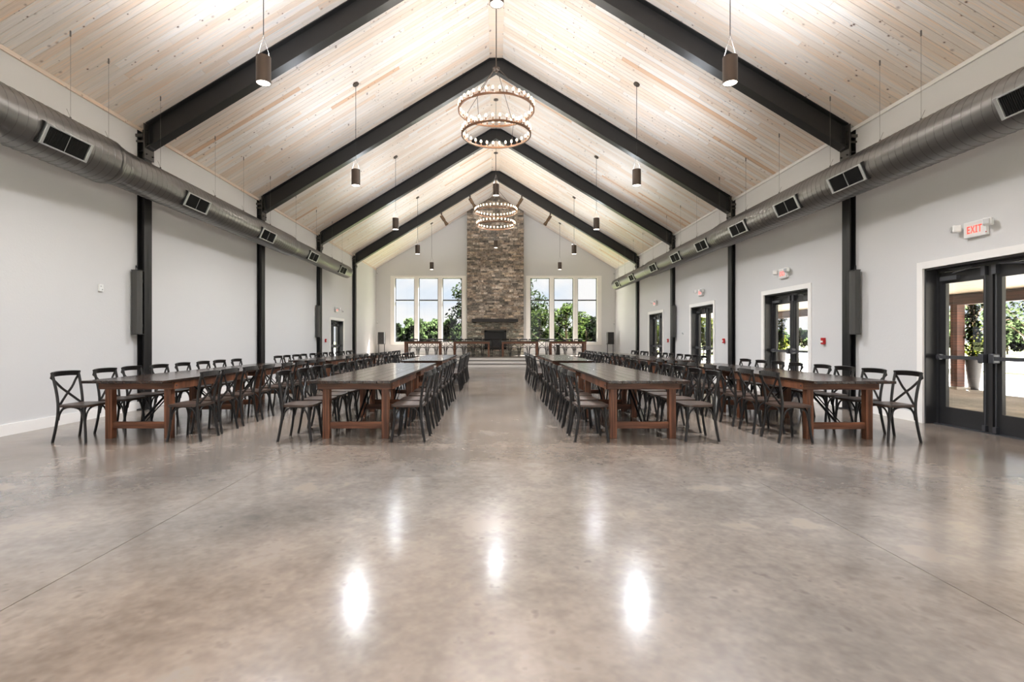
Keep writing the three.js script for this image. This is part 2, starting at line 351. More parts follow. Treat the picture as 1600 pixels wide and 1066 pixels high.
// ------------------------------------------------------------------ glazed double doors
function doubleDoor(n, s, c, w, h, label) {                       // s = +1 door wall, -1 blank wall
  const X = s > 0 ? XR : XL, d0 = c - w / 2, d1 = c + w / 2, at = (x) => X + s * x;
  const bx = (a, b, y0, y1, p, q) => box(Math.min(at(a), at(b)), Math.max(at(a), at(b)), y0, y1, p, q);
  const door = thing('door_' + n, label, 'door', V(0, 0, 0), null, 'structure');
  const k = 0.1;
  part('casing', [bx(-0.022, 0.01, 0, h + k, d0 - k, d0 + 0.004), bx(-0.022, 0.01, 0, h + k, d1 - 0.004, d1 + k), bx(-0.022, 0.01, h - 0.004, h + k, d0, d1)], M.white, door);
  part('door_frame', [bx(0.01, THICK + 0.02, 0, h, d0, d0 + 0.03), bx(0.01, THICK + 0.02, 0, h, d1 - 0.03, d1), bx(0.01, THICK + 0.02, h - 0.03, h, d0, d1),
    bx(0.17, 0.27, 0, h - 0.03, d0 + 0.03, d0 + 0.065), bx(0.17, 0.27, 0, h - 0.03, d1 - 0.065, d1 - 0.03), bx(0.17, 0.27, h - 0.07, h - 0.03, d0 + 0.03, d1 - 0.03)], M.doorFrame, door);
  part('centre_mullion', bx(0.165, 0.27, 0, h - 0.07, c - 0.028, c + 0.028), M.doorFrame, door);
  part('threshold', bx(0.12, THICK + 0.03, 0, 0.012, d0 + 0.03, d1 - 0.03), M.alu, door);
  for (const e of [-1, 1]) {
    const a = e < 0 ? d0 + 0.068 : c + 0.03, b = e < 0 ? c - 0.03 : d1 - 0.068, st = 0.1, top = h - 0.075;
    const frame = new THREE.ExtrudeGeometry(shapeOf([[a, 0.015], [b, 0.015], [b, top], [a, top]], [[a + st, b - st, 0.27, top - 0.17]]), { depth: 0.05, bevelEnabled: false }).rotateY(Math.PI / 2);
    const x = Math.min(at(0.19), at(0.24));
    const leaf = part('door_leaf', frame.translate(x, 0, 0), M.doorFrame, door);
    part('pane', new THREE.PlaneGeometry(b - a - 2 * st, top - 0.44).rotateY(-s * Math.PI / 2).translate(at(0.215), (0.27 + top - 0.17) / 2, -(a + b) / 2), M.glass, leaf);
    const inner = e < 0 ? b : a, dir = e < 0 ? -1 : 1;           // inner = meeting stile
    const bar = [bx(0.1, 0.145, 0.985, 1.035, Math.min(inner + dir * 0.03, inner + dir * (b - a - 0.03)), Math.max(inner + dir * 0.03, inner + dir * (b - a - 0.03))),
      bx(0.12, 0.19, 0.97, 1.05, Math.min(inner + dir * (b - a - 0.07), inner + dir * (b - a - 0.02)), Math.max(inner + dir * (b - a - 0.07), inner + dir * (b - a - 0.02)))];
    part('push_bar', bar, M.alu, leaf);
    part('latch_case', rbox(0.1, 0.13, 0.075, 0.012).translate(at(0.14), 1.01, -(inner + dir * 0.045)), M.alu, leaf);
    const rodd = inner + dir * 0.045;
    part('vertical_rod', [rod(D(at(0.165), 0.05, rodd), D(at(0.165), h - 0.12, rodd), 0.009, 6), bx(0.13, 0.19, h - 0.2, h - 0.075, rodd - 0.03, rodd + 0.03), bx(0.14, 0.19, 0.02, 0.1, rodd - 0.025, rodd + 0.025)], M.alu, leaf);
    const hinge = inner + dir * (b - a);
    const cl = [Math.min(hinge - dir * 0.06, hinge - dir * 0.34), Math.max(hinge - dir * 0.06, hinge - dir * 0.34)];
    part('closer', [bx(0.13, 0.19, top - 0.13, top - 0.07, cl[0], cl[1]), rod(D(at(0.12), top - 0.04, hinge - dir * 0.3), D(at(0.09), top - 0.0, hinge - dir * 0.62), 0.012, 6), rod(D(at(0.09), top, hinge - dir * 0.62), D(at(0.15), top + 0.03, hinge - dir * 0.2), 0.01, 6)], M.alu, leaf);
  }
  return door;
}
doubleDoor(1, 1, doorCentres[1], DOOR_W, DOOR_H, 'large black glazed double door nearest the viewer, white casing');
doubleDoor(2, 1, doorCentres[2], DOOR_W, DOOR_H, 'second black glazed double door from the viewer on the exit wall');
doubleDoor(3, 1, doorCentres[3], DOOR_W, DOOR_H, 'third black glazed double door from the viewer on the exit wall');
doubleDoor(4, 1, doorCentres[4], DOOR_W, DOOR_H, 'last black glazed double door on the exit wall, nearest the stage');
doubleDoor(5, -1, leftDoor.c, leftDoor.w, leftDoor.h, 'lone glazed double door in the blank wall near the stage');
doubleDoor(6, 1, doorCentres[0], DOOR_W, DOOR_H, 'black glazed double door beside the viewer on the exit wall');

// ------------------------------------------------------------------ steel frames
const COL_L = XL + 0.13, COL_R = XR - 0.11, FLANGE = 0.205, DEPTH = 0.46;
FRAMES.forEach((d, i) => {
  const fr = thing('steel_frame', i < 2 ? `black steel portal frame overhead, ${ORD[1 - i]} behind the nearest visible one` : `black steel portal frame, ${ORD[i - 2]} from the viewer`, 'steel frame', V(0, 0, 0), 'black portal frames');
  for (const s of [-1, 1]) {
    const face = s < 0 ? COL_L : COL_R, wall = s < 0 ? XL : XR, t = 0.016;
    const lo = Math.min(face, wall), hi = Math.max(face, wall), colTop = ceilY(face) - 0.03;
    part('column', [box(lo, hi, 0, colTop - 0.06, d - 0.006, d + 0.006), s < 0 ? box(hi - t, hi, 0, colTop - DEPTH - 0.02, d - FLANGE / 2, d + FLANGE / 2) : box(lo, lo + t, 0, colTop - DEPTH - 0.02, d - FLANGE / 2, d + FLANGE / 2),
      box(s < 0 ? wall : wall - t, s < 0 ? wall + t : wall, 0, colTop - 0.08, d - FLANGE / 2, d + FLANGE / 2), box(lo, hi, colTop - DEPTH - 0.03, colTop - DEPTH - 0.015, d - FLANGE / 2, d + FLANGE / 2)], M.steel, fr);
    part('base_plate', box(lo - (s < 0 ? 0 : 0.05), hi + (s < 0 ? 0.05 : 0), 0, 0.02, d - 0.14, d + 0.14), M.steel, fr);
    // rafter: web, top and bottom flange, mitred at the ridge
    const e = face - s * 0.02, top = (x) => EAVE + SLOPE * (HALF - Math.abs(x - XC)) - 0.012, f = 0.02;
    const cut = (x, y) => [x, y], flat = RIDGE_Y - 0.006, xr = XC + s * RIDGE_HALF;
    const web = [cut(e, top(e)), cut(xr, top(xr)), cut(XC, flat), cut(XC, top(XC) - DEPTH), cut(e, top(e) - DEPTH)];
    const rafter = [slab(web, d - 0.006, d + 0.006), slab([cut(e, top(e)), cut(xr, top(xr)), cut(XC, flat), cut(XC, flat - f), cut(xr, top(xr) - f), cut(e, top(e) - f)], d - FLANGE / 2, d + FLANGE / 2),
      slab([cut(e, top(e) - DEPTH + f), cut(XC, top(XC) - DEPTH + f), cut(XC, top(XC) - DEPTH), cut(e, top(e) - DEPTH)], d - FLANGE / 2, d + FLANGE / 2)];
    part('rafter', rafter, M.steel, fr);
    const ep = part('end_plate', box(Math.min(face, face - s * 0.022), Math.max(face, face - s * 0.022), top(face) - DEPTH - 0.17, top(face) - 0.01, d - 0.13, d + 0.13), M.plate, fr);
    const bolts = [];
    for (const y of [top(face) - DEPTH - 0.09, top(face) - DEPTH + 0.1, top(face) - 0.12]) for (const z of [-0.08, 0.08]) bolts.push(new THREE.CylinderGeometry(0.014, 0.014, 0.03, 6).rotateZ(Math.PI / 2).translate(face - s * 0.035, y, -(d + z)));
    parts('bolt', bolts, M.steel, ep);
    part('stiffener', [box(e - s * 0.06 - 0.005, e - s * 0.06 + 0.005, top(e) - DEPTH + 0.02, top(e) - 0.03, d - 0.09, d + 0.09)], M.steel, fr);
    parts('girt_clip', [box(lo, hi, colTop - 0.24, colTop - 0.19, d - FLANGE / 2 - 0.05, d - FLANGE / 2), box(lo, hi, colTop - 0.33, colTop - 0.3, d - FLANGE / 2 - 0.03, d - FLANGE / 2)], M.plate, fr);
  }
});

// ------------------------------------------------------------------ spiral ducts
function duct(x, y, s, sections, vents, wires, label) {
  const t = thing('spiral_duct', label, 'duct');
  const prof = []; for (const [d, r] of sections) prof.push([d, r]);
  const bodies = [], N = 40;
  for (let i = 0; i < prof.length - 1; i++) {
    const [d0, r0] = prof[i], [d1, r1] = prof[i + 1];
    bodies.push(new THREE.CylinderGeometry(r0, r1, d1 - d0, N, 1, true).rotateX(Math.PI / 2).translate(x, y, -(d0 + d1) / 2));
  }
  const [dl, rl] = prof[prof.length - 1];
  bodies.push(new THREE.SphereGeometry(rl, 24, 6, 0, Math.PI * 2, 0, Math.PI / 2).scale(1, 0.2, 1).rotateX(-Math.PI / 2).translate(x, y, -dl));
  part('duct_body', bodies, M.duct, t);
  // the raised lock seam winds round the whole length
  const radius = (d) => { for (let i = 0; i < prof.length - 1; i++) if (d <= prof[i + 1][0]) { const [a, r0] = prof[i], [b, r1] = prof[i + 1]; return r0 + (r1 - r0) * (d - a) / (b - a); } return rl; };
  const pos = [], idx = [], per = 32, pitch = 0.125, start = 2.5, turns = Math.floor((dl - 0.05 - start) / pitch);
  for (let k = 0; k <= turns * per; k++) {
    const a = k / per * Math.PI * 2, d = start + k / per * pitch, r = radius(d), cx = Math.cos(a), cy = Math.sin(a) * s;
    pos.push(x + cx * r, y + cy * r, -(d - 0.005), x + cx * (r + 0.004), y + cy * (r + 0.004), -d, x + cx * r, y + cy * r, -(d + 0.005));
    if (k) { const p = (k - 1) * 3, q = k * 3; idx.push(p, p + 1, q, p + 1, q + 1, q, p + 1, p + 2, q + 1, p + 2, q + 2, q + 1); }
  }
  const sg = new THREE.BufferGeometry(); sg.setAttribute('position', new THREE.Float32BufferAttribute(pos, 3)); sg.setIndex(idx); sg.computeVertexNormals();
  part('spiral_seam', sg, M.seam, t);
  for (let i = 1; i < prof.length - 1; i++) part('joint_band', [new THREE.CylinderGeometry(prof[i][1] + 0.006, prof[i][1] + 0.006, 0.05, N, 1, true).rotateX(Math.PI / 2).translate(x, y, -prof[i][0])], M.duct, t);
  // supply grilles set into the flank that faces the floor of the hall
  for (const [d0, d1] of vents) {
    const r = radius((d0 + d1) / 2), tilt = 0.42, hh = 0.11, L = d1 - d0, dir = -s;
    const place = (g) => g.rotateZ(dir > 0 ? -tilt : tilt).translate(x, y, -(d0 + d1) / 2);
    const X = (v) => dir * v;
    const vent = part('grille_frame', [place(rbox(0.07, 0.02, L, 0.004).translate(X(r - 0.01), hh + 0.01, 0)), place(rbox(0.07, 0.02, L, 0.004).translate(X(r - 0.01), -hh - 0.01, 0)),
      place(rbox(0.075, hh * 2 + 0.04, 0.045, 0.004).translate(X(r - 0.01), 0, L / 2 - 0.022)), place(rbox(0.075, hh * 2 + 0.04, 0.045, 0.004).translate(X(r - 0.01), 0, -L / 2 + 0.022)), place(ubox(0.05, hh * 2, 0.008).translate(X(r - 0.005), 0, 0))], M.grilleFrame, t);
    part('grille_back', place(ubox(0.01, hh * 2, L - 0.06).translate(X(r + 0.003), 0, 0)), M.black, vent);
    const fins = []; for (let z = -L / 2 + 0.06; z < L / 2 - 0.05; z += 0.022) fins.push(place(ubox(0.014, hh * 2, 0.003).translate(X(r + 0.012), 0, z)));
    part('fins', fins, M.black, vent).userData.kind = 'stuff';
    part('latch_strip', place(ubox(0.05, hh * 2 + 0.06, 0.015).translate(X(r - 0.012), 0, L / 2 + 0.012)), M.black, vent);
  }
  for (const d of wires) {
    const r = radius(d), c = ceilY(x);
    const w = part('hanger_wire', [rod(D(x, y + r, d), D(x, c, d), 0.002, 5)], M.wire, t);
    part('wire_clip', [rbox(0.02, 0.06, 0.02, 0.004).translate(x, y + r + 0.03, -d), rod(D(x, y + r + 0.05, d), D(x + 0.03 * s, y + r + 0.16, d - 0.03), 0.0025, 4)], M.wire, w);
    part('ceiling_clip', rbox(0.016, 0.08, 0.016, 0.003).translate(x, c - 0.05, -d), M.wire, w);
  }
  return t;
}
duct(-5.8, 3.915, -1, [[FRONT + 0.02, 0.332], [7.55, 0.332], [7.85, 0.281], [14.3, 0.281], [14.6, 0.234], [20.0, 0.234]],
  [[3.2, 3.93], [6.2, 6.92], [9.15, 9.88], [12.1, 12.85], [15.35, 16.1], [18.4, 19.15]], [3.4, 5.3, 6.99, 7.68, 8.87, 10.6, 11.8, 13.2, 14.9, 16.6, 18.2, 19.4], 'grey spiral air duct along the blank wall');
duct(5.82, 3.925, 1, [[FRONT + 0.02, 0.31], [12.9, 0.31], [13.4, 0.276], [19.1, 0.276], [19.3, 0.243], [24.6, 0.243]],
  [[2.5, 3.25], [4.9, 5.63], [7.68, 8.46], [9.36, 10.1], [11.3, 12.05], [13.45, 14.2], [15.45, 16.2], [17.7, 18.45], [20.7, 21.4], [23.15, 23.8]], [3.4, 5.2, 7.0, 7.75, 8.9, 10.5, 11.9, 13.3, 14.8, 16.1, 17.4, 18.9, 20.2, 21.6, 23.0, 24.2], 'grey spiral air duct above the exit doors');

// ------------------------------------------------------------------ stone fireplace
{
  const fp = thing('stone_fireplace', 'tall ledgestone chimney breast with black firebox at the stage centre', 'fireplace');
  const x0 = -1.5, x1 = 1.5, front = 27.2, ox = 0.58, oy0 = 0.78, oy1 = 1.78, core = 27.25;
  const topAt = (x) => ceilY(x) + 0.005;
  part('core', [slab([[x0 + 0.03, oy1], [x1 - 0.03, oy1], [x1 - 0.03, topAt(x1)], [0.2, topAt(0)], [-0.16, topAt(0)], [x0 + 0.03, topAt(x0)]], core, BACK), box(x0 + 0.03, -ox, STAGE_Y, oy1, core, BACK), box(ox, x1 - 0.03, STAGE_Y, oy1, core, BACK), box(-ox, ox, STAGE_Y, oy0, core, BACK)], M.mortar, fp);
  const tones = ['#9c9186', '#ada094', '#bcaea1', '#cabdb0', '#8a827a', '#7a746d', '#a59688', '#b3a191', '#c4b3a0', '#928a82', '#a0978e', '#d6cbbf'].map((c) => new THREE.Color(c));
  const grey = ['#a8a79c', '#98978c', '#bab8ad', '#87867e', '#c6c3b8', '#a39d90'].map((c) => new THREE.Color(c));
  const stones = [];
  let y = STAGE_Y;
  while (y < RIDGE_Y - 0.05) {
    const h = rr(0.06, 0.125); let x = x0;
    while (x < x1 - 0.02) {
      let w = rr(0.14, 0.5); if (x + w > x1 - 0.1) w = x1 - x;
      let a = x, b = x + w; x = b;
      const cy = y + h / 2;
      if (cy > oy0 && y < oy1 && b > -ox && a < ox) { if (a < -ox) b = -ox; else if (b > ox) a = ox; else continue; }
      if (b - a < 0.05) continue;
      const lim = Math.min(topAt(a), topAt(b)) - 0.004; if (y + 0.02 > lim) continue;
      const hh = Math.min(h, lim - y), out = rr(0.0, 0.035), g = ubox(b - a - 0.008, hh - 0.008, 0.1), p = g.attributes.position, seen = new Map();
      const jit = Array.from({ length: 8 }, () => [rr(-0.006, 0.006), rr(-0.006, 0.006), rr(-0.012, 0.012)]);
      for (let q = 0; q < p.count; q++) { const k = (p.getX(q) > 0 ? 1 : 0) + (p.getY(q) > 0 ? 2 : 0) + (p.getZ(q) > 0 ? 4 : 0); p.setXYZ(q, p.getX(q) + jit[k][0], p.getY(q) + jit[k][1], p.getZ(q) + jit[k][2]); }
      g.computeVertexNormals();
      const uv = g.attributes.uv, ou = rnd() * 3, ov = rnd() * 3; for (let q = 0; q < uv.count; q++) uv.setXY(q, uv.getX(q) + ou, uv.getY(q) + ov);
      g.translate((a + b) / 2, y + hh / 2, -(front + 0.05 - out));
      painted(g, pick(y < 2.1 && rnd() < 0.75 ? grey : tones).clone().multiplyScalar(rr(1.0, 1.3)));
      stones.push({ g, area: (b - a) * hh });
    }
    y += h;
  }
  for (const s of [-1, 1]) for (let yy = STAGE_Y; yy < topAt(x0) - 0.2;) {          // return stones on the chimney's flanks
    const h = rr(0.07, 0.13), out = rr(0, 0.02), xx = s * 1.47;
    stones.push({ g: painted(ubox(0.06 + out, h - 0.008, 0.38).translate(xx + s * out / 2, yy + h / 2, -27.49), pick(tones)), area: 0 });
    yy += h;
  }
  stones.sort((p, q) => q.area - p.area);
  stones.slice(0, 300).forEach((s) => part('stone', s.g, M.stone, fp));
  part('small_stones', stones.slice(300).map((s) => s.g), M.stone, fp).userData.kind = 'stuff';
  part('mantel', rbox(2.44, 0.17, 0.32, 0.012).translate(-0.02, 2.3, -27.06), M.mantel, fp);
  const fb = part('firebox', [box(-ox, ox, oy0, oy0 + 0.03, 27.22, 27.62), box(-ox, ox, oy1 - 0.03, oy1, 27.22, 27.62), box(-ox, -ox + 0.03, oy0, oy1, 27.22, 27.62), box(ox - 0.03, ox, oy0, oy1, 27.22, 27.62), box(-ox, ox, oy0, oy1, 27.6, 27.64)], M.black, fp);
  part('firebox_frame', [box(-ox, ox, oy0, oy0 + 0.1, 27.16, 27.24), box(-ox, ox, oy1 - 0.09, oy1, 27.16, 27.24), box(-ox, -ox + 0.11, oy0, oy1, 27.16, 27.24), box(ox - 0.11, ox, oy0, oy1, 27.16, 27.24)], M.black, fb);
  part('fire_screen', box(-ox + 0.11, ox - 0.11, oy0 + 0.1, oy1 - 0.09, 27.24, 27.25), mat('#1c1b1b', 0.6), fb);
}

// ------------------------------------------------------------------ farm tables
function makeTable(len, label) {
  const t = thing('farm_table', label, 'table', V(0, 0, 0), 'brown farm tables');   // local: long axis z, centred, base on the floor
  const H = 0.762, W = 1.0, n = 6, pw = W / n;
  for (let i = 0; i < n; i++) {
    const g = rbox(len, 0.034, pw - 0.003, 0.004), uv = g.attributes.uv, p = g.attributes.position, o = i * 0.37;
    for (let q = 0; q < uv.count; q++) uv.setXY(q, p.getX(q) + o * 2, p.getZ(q) + p.getY(q) + o);
    part('top_plank', g.rotateY(Math.PI / 2).translate(-W / 2 + pw * (i + 0.5), H - 0.017, 0), M.tableTop, t);
  }
  const metres = (g) => { const p = g.attributes.position, uv = g.attributes.uv; for (let q = 0; q < uv.count; q++) uv.setXY(q, p.getY(q) + p.getZ(q), p.getX(q) + p.getZ(q) * 0.1); return g; };
  const metresX = (g) => { const p = g.attributes.position, uv = g.attributes.uv; for (let q = 0; q < uv.count; q++) uv.setXY(q, p.getX(q), p.getY(q) + p.getZ(q)); return g; };
  const ax = W / 2 - 0.02, az = len / 2 - 0.25, ah = 0.095, ay = H - 0.034 - ah / 2;
  for (const s of [-1, 1]) {
    const side = part('side_apron', metres(rbox(0.03, ah, az * 2, 0.004).translate(s * (ax - 0.015), ay, 0)), M.tableSide, t);
    parts('bolt_head', [-1, 1].map((e) => new THREE.CylinderGeometry(0.012, 0.012, 0.012, 10).rotateZ(Math.PI / 2).translate(s * ax, ay, e * (az - 0.05))), M.alu, side);
    part('end_apron', metresX(rbox(ax * 2, ah, 0.03, 0.004).translate(0, ay, s * (az - 0.015))), M.tableSide, t);
    for (const q of [-1, 1]) part('leg', metres(rbox(0.088, H - 0.034 - 0.02, 0.088, 0.004).translate(q * (0.42 - 0.044), (H - 0.054) / 2, s * (az - 0.075))), M.tableSide, t);
    part('stretcher', metresX(rbox(0.76, 0.085, 0.04, 0.004).translate(0, 0.17, s * (az - 0.07))), M.tableSide, t);
    parts('folding_brace', [rod(V(0, 0.2, s * (az - 0.09)), V(0, H - 0.06, s * (az - 0.92)), 0.014, 8), rod(V(0.05, 0.2, s * (az - 0.09)), V(0.05, H - 0.06, s * (az - 0.92)), 0.008, 6)], M.brace, t);
  }
  return t;
}
// ------------------------------------------------------------------ cross-back chair (faces -z locally)
function makeChair(label) {
  const t = thing('crossback_chair', label, 'chair', V(0, 0, 0), 'dark cross-back chairs');
  const seatShape = new THREE.Shape();
  seatShape.moveTo(-0.185, 0.155); seatShape.quadraticCurveTo(-0.185, 0.18, -0.15, 0.182); seatShape.lineTo(0.15, 0.182); seatShape.quadraticCurveTo(0.185, 0.18, 0.185, 0.155);
  seatShape.quadraticCurveTo(0.215, 0.0, 0.222, -0.12); seatShape.quadraticCurveTo(0.222, -0.195, 0.14, -0.2); seatShape.lineTo(-0.14, -0.2); seatShape.quadraticCurveTo(-0.222, -0.195, -0.222, -0.12); seatShape.quadraticCurveTo(-0.215, 0.0, -0.185, 0.155);
  const sg = new THREE.ExtrudeGeometry(seatShape, { depth: 0.018, bevelEnabled: true, bevelSize: 0.006, bevelThickness: 0.006, bevelSegments: 2, curveSegments: 6 });
  part('seat', sg.rotateX(Math.PI / 2).translate(0, 0.452, 0), M.seat, t);
  for (const s of [-1, 1]) {
    part('back_post', tube([V(s * 0.205, 0, 0.222), V(s * 0.197, 0.14, 0.196), V(s * 0.19, 0.3, 0.174), V(s * 0.188, 0.45, 0.168), V(s * 0.19, 0.6, 0.183), V(s * 0.196, 0.75, 0.21), V(s * 0.2, 0.858, 0.236)], 0.0165, 16, 7), M.chair, t);
    part('front_leg', tube([V(s * 0.21, 0, -0.192), V(s * 0.196, 0.12, -0.176), V(s * 0.19, 0.27, -0.163), V(s * 0.19, 0.44, -0.158)], 0.016, 9, 7), M.chair, t);
  }
  part('top_rail', strip([V(-0.212, 0.832, 0.226), V(-0.12, 0.838, 0.252), V(0, 0.84, 0.262), V(0.12, 0.838, 0.252), V(0.212, 0.832, 0.226)], 0.062, 0.02, V(0, 1, -0.25).normalize(), 10), M.chair, t);
  for (const s of [-1, 1]) part('cross_bar', strip([V(s * 0.208, 0.80, 0.243), V(s * 0.17, 0.765, 0.238), V(s * 0.08, 0.665, 0.219 + s * 0.004), V(0, 0.60, 0.207 + s * 0.006), V(-s * 0.08, 0.53, 0.19 + s * 0.004), V(-s * 0.165, 0.452, 0.168)], 0.026, 0.011, V(0, 0, 1).cross(V(s * 0.37, 0.35, 0.07).normalize()).normalize(), 12), M.chair, t);
  const arch = (a, b) => { const m = (f, y) => V(a.x + (b.x - a.x) * f, y, a.z + (b.z - a.z) * f); return tube([m(0.035, 0.27), m(0.075, 0.34), m(0.2, 0.405), m(0.4, 0.428), m(0.6, 0.428), m(0.8, 0.405), m(0.925, 0.34), m(0.965, 0.27)], 0.0105, 14, 6); };
  const fl = V(-0.19, 0, -0.162), fr = V(0.19, 0, -0.162), bl = V(-0.192, 0, 0.172), br = V(0.192, 0, 0.172);
  for (const [a, b] of [[fl, fr], [fl, bl], [fr, br], [bl, br]]) part('arched_brace', arch(a, b), M.chair, t);
  return t;
}
const ROWS = [
  { x: -4.56, minus: 0.645, plus: 0.68, name: 'outer row beside the blank wall', low: 'wall side', high: 'inner side', starts: [6.25, 8.7, 12.5, 14.95, 17.4] },
  { x: -1.785, minus: 0.67, plus: 0.69, name: 'aisle row on the blank-wall half', low: 'outer side', high: 'aisle side', starts: [6.25, 8.7, 12.35, 14.8] },
  { x: 1.885, minus: 0.68, plus: 0.66, name: 'aisle row on the exit-door half', low: 'aisle side', high: 'outer side', starts: [6.25, 8.7, 12.35, 14.8] },
  { x: 4.36, minus: 0.68, plus: 0.645, name: 'outer row beside the exit doors', low: 'inner side', high: 'wall side', starts: [6.2, 8.65, 12.5, 14.95, 17.4] },
];
const LEN = 2.44;
let table0 = null, chair0 = null;
const putTable = (label, pos) => { if (!table0) { table0 = makeTable(LEN, label); table0.position.copy(pos); } else copyOf(table0, label, pos, 0); };
const putChair = (label, pos, turn) => { if (!chair0) { chair0 = makeChair(label); chair0.position.copy(pos); chair0.rotation.y = turn; return chair0; } return copyOf(chair0, label, pos, turn); };
for (const r of ROWS) {
  r.starts.forEach((d, i) => putTable(`long brown farm table, ${ORD[i]} from the viewer in the ${r.name}`, D(r.x, 0, d + LEN / 2)));
  for (const [s, off, side] of [[-1, r.minus, r.low], [1, r.plus, r.high]]) {
    let n = 0;
    for (const d of r.starts) for (const k of [0.28, 0.86, 1.44, 2.04]) {
      const label = `${ORD[n++]} cross-back chair from the viewer, ${side} of the ${r.name}`;
      putChair(label, D(r.x + s * (off + rr(-0.012, 0.022)), 0, d + k + rr(-0.035, 0.035)), s * Math.PI / 2 + rr(-0.05, 0.05));
    }
  }
}
// stage: four shorter tables end to end across the hall, chairs behind them
{
  let t0 = null;
  [[-4.5, -2.67], [-2.09, -0.26], [0.3, 2.13], [2.66, 4.5]].forEach(([a, b], i) => {
    const label = ['short farm table on stage at the blank-wall end', 'short farm table on stage beside the fireplace, blank-wall half', 'short farm table on stage beside the fireplace, exit-door half', 'short farm table on stage at the exit-door end'][i];
    const pos = D((a + b) / 2, STAGE_Y, 25.5);
    if (!t0) {                                                    // narrower trestle with its legs at the ends
      t0 = thing('stage_table', label, 'table', pos, 'stage farm tables');
      const L = 1.83, W = 0.76, H = 0.762;
      for (let k = 0; k < 4; k++) part('top_plank', rbox(L, 0.034, W / 4 - 0.003, 0.004).translate(0, H - 0.017, -W / 2 + W / 4 * (k + 0.5)), M.tableTop, t0);
      for (const s of [-1, 1]) {
        part('side_apron', rbox(L - 0.05, 0.1, 0.03, 0.004).translate(0, H - 0.085, s * (W / 2 - 0.03)), M.tableSide, t0);
        part('end_apron', rbox(0.03, 0.1, W - 0.08, 0.004).translate(s * (L / 2 - 0.035), H - 0.085, 0), M.tableSide, t0);
        for (const q of [-1, 1]) part('leg', rbox(0.085, H - 0.05, 0.085, 0.004).translate(s * (L / 2 - 0.07), (H - 0.05) / 2, q * (W / 2 - 0.09)), M.tableSide, t0);
        part('stretcher', rbox(0.04, 0.08, W - 0.26, 0.004).translate(s * (L / 2 - 0.07), 0.17, 0), M.tableSide, t0);
      }
    } else copyOf(t0, label, pos);
  });
  for (let i = 0; i < 19; i++) {
    const x = -4.19 + i * 0.47;
    const c = putChair(`${ORD[i]} cross-back chair on stage, counted from the blank-wall end`, D(x + rr(-0.004, 0.004), STAGE_Y, 26.14 + rr(-0.02, 0.02)), Math.PI + rr(-0.008, 0.008));
    c.userData.group = 'cross-back chairs on stage';
  }
  const st = thing('pedestal_stool', 'small dark pedestal stool behind a stage table, exit-door end', 'stool', D(3.3, STAGE_Y, 26.9));
  part('seat', new THREE.CylinderGeometry(0.19, 0.18, 0.05, 20).translate(0, 0.55, 0), M.black, st);
  part('pedestal', new THREE.CylinderGeometry(0.09, 0.11, 0.53, 16).translate(0, 0.265, 0), M.black, st);
}
// stage loudspeakers on stands
for (const [x, label] of [[-6.02, 'black loudspeaker on a stand at the stage corner by the blank wall'], [6.08, 'black loudspeaker on a stand at the stage corner by the exit wall']]) {
  const s = thing('loudspeaker', label, 'speaker', D(x, STAGE_Y, 27.1), 'stage loudspeakers');
  const cab = part('cabinet', rbox(0.33, 0.62, 0.34, 0.02, 2).translate(0, 0.92, 0), M.speaker, s);
  part('grille', rbox(0.29, 0.56, 0.012, 0.004).translate(0, 0.92, 0.172), M.speakerGrille, cab);
  part('badge', ubox(0.03, 0.02, 0.004).translate(0.06, 0.88, 0.18), M.alu, cab);
  part('stand', [ubox(0.03, 0.6, 0.03).translate(-0.15, 0.3, 0), ubox(0.03, 0.6, 0.03).translate(0.15, 0.3, 0), ubox(0.36, 0.02, 0.34).translate(0, 0.6, 0), ubox(0.4, 0.025, 0.36).translate(0, 0.0125, 0)], M.black, s);
}
// column loudspeakers bolted to the frames
for (const [s, d, label] of [[-1, 9.32, 'slim grey column loudspeaker on the nearest blank-wall steel column'], [1, 9.32, 'slim grey column loudspeaker on the nearest exit-wall steel column'], [-1, 18.58, 'slim grey column loudspeaker on the far blank-wall steel column'], [1, 18.58, 'slim grey column loudspeaker on the far exit-wall steel column']]) {
  const x = s < 0 ? XL + 0.1 : XR - 0.12, dd = d - FLANGE / 2 - 0.12;
  const sp = thing('column_loudspeaker', label, 'speaker', D(x, 1.37, dd), 'column loudspeakers');
  const body = new THREE.Shape(); body.moveTo(-0.065, -0.07); body.lineTo(0.03, -0.075); body.quadraticCurveTo(0.085, 0, 0.03, 0.075); body.lineTo(-0.065, 0.07); body.closePath();
  const g = new THREE.ExtrudeGeometry(body, { depth: 1.12, bevelEnabled: false, curveSegments: 8 }).rotateX(-Math.PI / 2);
  if (s > 0) g.rotateY(Math.PI);
  part('cabinet', g, M.speaker, sp);
  parts('end_cap', [ubox(0.14, 0.012, 0.15).translate(0, 1.126, 0), ubox(0.14, 0.012, 0.15).translate(0, -0.006, 0)], M.speakerGrille, sp);
  parts('bracket', [ubox(0.06, 0.05, 0.1).translate(-s * -0.02, 0.15, -0.09), ubox(0.06, 0.05, 0.1).translate(-s * -0.02, 0.95, -0.09)], M.black, sp);
  part('cable', tube([V(0, 1.13, 0), V(0.02 * s, 1.2, 0.01), V(0.05 * s, 1.22, -0.02), V(0.08 * s, 1.14, -0.06)], 0.006, 8, 5), M.black, sp);
}

